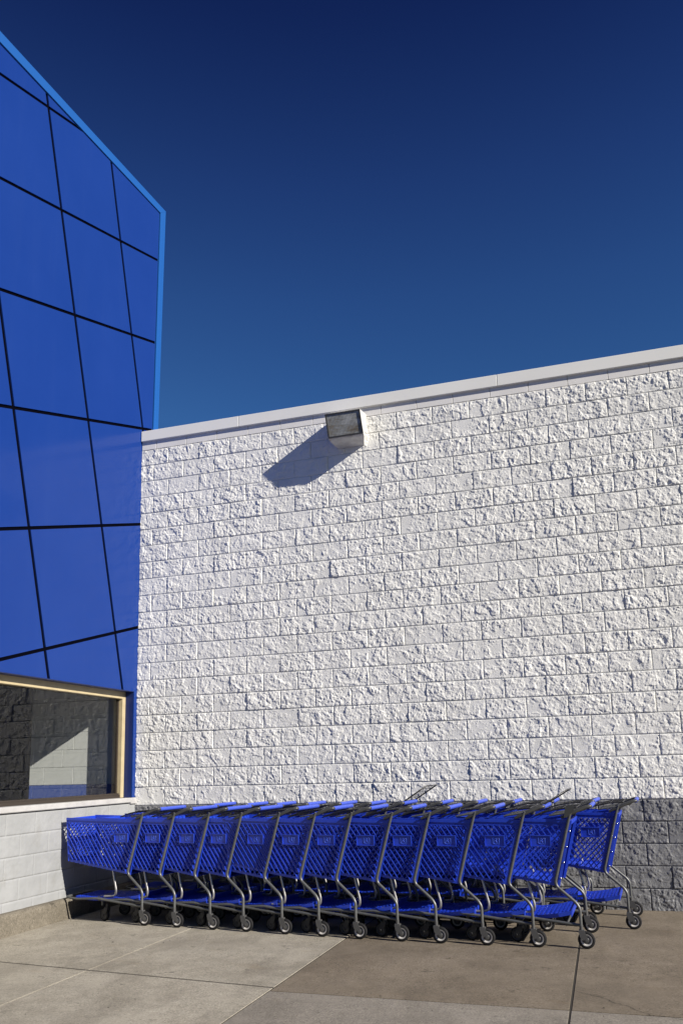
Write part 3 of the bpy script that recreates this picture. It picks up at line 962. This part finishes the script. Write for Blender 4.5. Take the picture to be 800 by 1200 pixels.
    m.hexa([(-.106, -tw(-.1), .215), (-.098, -tw(-.1), .215), (-.098, tw(-.1), .215), (-.106, tw(-.1), .215),
            (-.100, -tw(-.1), .262), (-.092, -tw(-.1), .262), (-.092, tw(-.1), .262), (-.100, tw(-.1), .262)])
    m.build('tray', M['plastic'], root, fix=False)
    # --- levers and handle
    m = MB()
    m.tube([(.094, -.262, 1.032), (.094, .262, 1.032)], .0105, 10)
    hd = m.build('handle', M['lever'], root)
    m = MB()
    m.tube([(.094, -.232, 1.032), (.094, -.224, 1.032), (.094, .224, 1.032), (.094, .232, 1.032)], [.0150, .0175, .0175, .0150], 12)
    m.build('grip', M['grip'], hd)
    for s in (-1, 1):
        m = MB()
        m.tube([(-.125, s * .291, .950), (-.060, s * .292, .978), (.00, s * .286, 1.004), (.065, s * .274, 1.030), (.100, s * .264, 1.035), (.100, s * .235, 1.033)],
               [.011, .0145, .015, .014, .0125, .011], 10, bend=.02)
        m.build('handle_arm', M['lever'], root)
    # --- rear gate of wire, pushed up flat by the next cart
    m = MB()
    A = (-.01, 1.022); B = (-.33, .962)
    def gp(t, y): return (A[0] + (B[0] - A[0]) * t, y, A[1] + (B[1] - A[1]) * t + .018 * math.sin(t * 3.1))
    for k in range(8):
        y = -.235 + .067 * k
        m.tube([gp(t, y) for t in (0, .35, .7, 1)], .003, 5)
    for t in (0, .33, .66, 1):
        m.tube([gp(t, -.24), gp(t, .24)], .0045 if t in (0, 1) else .003, 5)
    for s in (-1, 1):
        m.tube([gp(t, s * .243) for t in (0, .35, .7, 1)], .006, 6)
    m.build('rear_gate', M['wire'], root)
    # --- child seat frame folded flat
    m = MB()
    m.tube([(-.22, -.225, .962), (-.04, -.235, .988), (.055, -.235, 1.008), (.055, .235, 1.008), (-.04, .235, .988), (-.22, .225, .962)], .0065, 7, bend=.03)
    for k in range(7):
        y = -.18 + .06 * k
        m.tube([(-.21, y, .966), (-.05, y, .986), (.055, y, 1.008)], .003, 5)
    m.tube([(-.21, -.225, .966), (-.21, .225, .966)], .004, 5)
    m.build('seat_frame', M['tube'], root)
    # --- casters
    def caster(x, y, rot, r=.063, zt=.115, hub='wheel_hub'):
        m = MB()
        c_, s_ = math.cos(rot), math.sin(rot)
        def Rt(p): return (x + p[0] * c_ - p[1] * s_, y + p[0] * s_ + p[1] * c_, p[2])
        for s in (-1, 1):
            pr = [(-.052, zt + .012), (-.012, zt + .018), (.010, .085), (.014, r - .012), (-.010, r - .014), (-.045, .085)]
            vs = [Rt((px, s * .0185, pz)) for px, pz in pr] + [Rt((px, s * .0215, pz)) for px, pz in pr]
            n = len(pr)
            m.add(vs, [tuple(range(n)), tuple(range(2 * n - 1, n - 1, -1))] + [(i, (i + 1) % n, (i + 1) % n + n, i + n) for i in range(n)])
        m.hexa([Rt(p) for p in ((-.053, -.022, zt), (-.008, -.022, zt), (-.008, .022, zt), (-.053, .022, zt), (-.050, -.019, zt + .02), (-.012, -.019, zt + .02), (-.012, .019, zt + .02), (-.050, .019, zt + .02))])
        m.tube([Rt((-.032, 0, zt + .01)), Rt((-.032, 0, zt + .05))], .014, 10)
        m.tube([Rt((0, -.027, r)), Rt((0, .027, r))], .009, 8)
        fk = m.build('caster', M['fork'] if hub == 'wheel_hub' else M['shaded_fork'], root)
        m = MB()
        Rw = r
        m.lathe([(.041, -.012), (.052, -.0135), (Rw - .003, -.010), (Rw, -.004), (Rw, .004), (Rw - .003, .010), (.052, .0135), (.041, .012)], (0, 0, 0), 'y', 28)
        m.cur = 1
        m.cur = 2; m.lathe([(.0005, -.006), (.014, -.012), (.017, -.011), (.020, -.006), (.030, -.006)], (0, 0, 0), 'y', 28)
        m.cur = 1; m.lathe([(.030, -.006), (.033, -.0125), (.042, -.0128)], (0, 0, 0), 'y', 28)
        m.cur = 2; m.lathe([(.0005, .006), (.014, .012), (.017, .011), (.020, .006), (.030, .006)], (0, 0, 0), 'y', 28)
        m.cur = 1; m.lathe([(.030, .006), (.033, .0125), (.042, .0128)], (0, 0, 0), 'y', 28)
        m.v = [(Rt((p[0], p[1], 0))[0], Rt((p[0], p[1], 0))[1], p[2] + r) for p in m.v]
        m.build('wheel', [M['tyre'], M[hub], M['fork']], fk)
    caster(0, -.31, 0); caster(0, .31, 0)
    caster(-.53, -.165, 2.9, .056, .105, 'shaded_hub'); caster(-.53, .165, .5, .056, .105, 'shaded_hub')
    return root

def copy_tree(o, parent=None):
    c = o.copy()
    COL.objects.link(c)
    if parent: c.parent = parent
    for ch in list(o.children):
        copy_tree(ch, c)
    return c

cart0 = make_cart()
used = False
def place(x, y, rz, label, group):
    global used
    o = cart0 if not used else copy_tree(cart0)
    used = True
    o.location = (x, y, 0)
    o.rotation_euler = (0, 0, rz)
    tag(o, label, 'shopping cart', group)
    return o
ORD = ['first', 'second', 'third', 'fourth', 'fifth', 'sixth', 'seventh', 'eighth', 'ninth', 'tenth', 'eleventh', 'twelfth', 'thirteenth']
front = [(.652, -1.488), (1.003, -1.522), (1.375, -1.562), (1.709, -1.594), (2.085, -1.638), (2.430, -1.680),
         (2.763, -1.715), (3.119, -1.745), (3.436, -1.762), (3.800, -1.770), (4.185, -1.768), (4.536, -1.761)]
def edge_strip(cart):
    # broad rear rim of the last basket in a row, with its screws
    m = MB()
    for q in (-1, 1):
        f0 = Vector((RB[0], q * (by(*RB) + .004), RB[1] - .005)); f1 = Vector((RT[0], q * (by(*RT) + .004), RT[1]))
        m.bar(f0 + Vector((.022, 0, 0)), f1 + Vector((.022, 0, 0)), .030, .018, (1, 0, -.26))
    m.bar((RT[0] + .018, -by(*RT), RT[1] - .012), (RT[0] + .018, by(*RT), RT[1] - .012), .03, .018, (1, 0, 0))
    e_ = m.build('basket_rim', M['plastic'], cart, fix=False)
    for t in (.12, .36, .6, .84):
        x = RB[0] + (RT[0] - RB[0]) * t; z = RB[1] + (RT[1] - RB[1]) * t
        m = MB()
        m.lathe([(0.0001, -.0185), (.005, -.018), (.006, -.014), (.0001, -.012)], (x + .030, -by(x, z) - .004, z), 'y', 8)
        m.build('screw', M['screw'], e_)
fr_carts = []
for i, (x, y) in enumerate(front):
    rz = (-.035, -.05, -.06)[i] if i < 3 else -.07 + .03 * i / 11
    rz += (0, .002, -.003, .003, -.002, .003, -.003, .002, .003, -.002, .002, 0)[i]
    nx, ny = -math.sin(rz) * .31, math.cos(rz) * .31
    lab = 'blue plastic shopping cart, %s from the left in the front nested row' % ORD[i]
    if i == 0: lab = 'blue plastic shopping cart whose whole basket shows at the left end of the front row'
    if i == 11: lab = 'blue plastic shopping cart at the right end of the front row, its tray tail uncovered'
    fr_carts.append(place(x + nx, y + ny, rz, lab, 'blue shopping carts nested in the front row'))
back = [4.98, 4.662, 4.308, 3.966, 3.639, 3.312, 2.952, 2.633, 2.333, 1.999, 1.674, 1.362, .994]
bk_carts = []
for i, hx in enumerate(back):
    if i == 0:
        rz, yn = -.06, -.94
    else:
        rz, yn = (-.09, -.90) if i == 1 else (-.045, -.885 + .004 * i)
    x = hx - .09
    n_ = 12 - i
    lab = 'blue shopping cart behind the front row, %s from the left along the wall' % ORD[n_]
    if i == 0: lab = 'blue shopping cart jutting out furthest right, last of the row along the wall'
    yc_ = yn + .31 * math.cos(rz)
    xc = x if i else 4.895 - math.sin(rz) * .31
    bk_carts.append(place(xc, yc_, rz, lab, 'blue shopping carts nested along the wall'))

edge_strip(fr_carts[11]); edge_strip(bk_carts[0])
# raised wire seat flaps on two carts
def flap(cart, pts, n=9, wr=.0022):
    """pts: two lower and two upper corners, in the cart's own frame"""
    p0, p1, p2, p3 = [Vector(p) for p in pts]
    m = MB()
    m.tube([p0, p1, p2, p3, p0], .006, 6)
    for k in range(1, n):
        t = k / n
        m.tube([p0.lerp(p1, t), p3.lerp(p2, t)], wr, 4)
    for k in range(1, n):
        t = k / n
        m.tube([p0.lerp(p3, t), p1.lerp(p2, t)], wr, 4)
    m.build('seat_flap', M['wire'], cart)
flap(fr_carts[11], [(-.36, -.22, .985), (-.36, .22, .985), (-.075, .22, 1.155), (-.075, -.22, 1.155)])
flap(bk_carts[5], [(-.34, -.22, 1.0), (-.34, .22, 1.0), (-.05, .22, 1.185), (-.05, -.22, 1.185)], 7, .0014)
# grey hinge plate on the last front cart
m = MB()
m.prism([(-.10, .952), (-.085, 1.035), (-.03, 1.048), (-.02, 1.005), (-.075, .955)], -.322, -.314, 1)
m.build('hinge_plate', M['lever'], fr_carts[11])

# crumpled paper in the eleventh cart
m = MB()
ri = random.Random(12)
vs, fs = [], []
for i in range(6):
    for j in range(5):
        vs.append((i * .016 + ri.uniform(-.004, .004), ri.uniform(-.014, .014), j * .017 - i * .007 + ri.uniform(-.005, .005)))
for i in range(5):
    for j in range(4):
        k = i * 5 + j
        fs.append((k, k + 1, k + 6, k + 5))
m.add(vs, fs)
pp = m.build('paper_scrap', M['paper'])
pp.location = (3.86, -1.64, .52)
so = pp.modifiers.new('solid', 'SOLIDIFY'); so.thickness = .001
tag(pp, 'small crumpled scrap of white paper inside a front row cart', 'paper scrap')
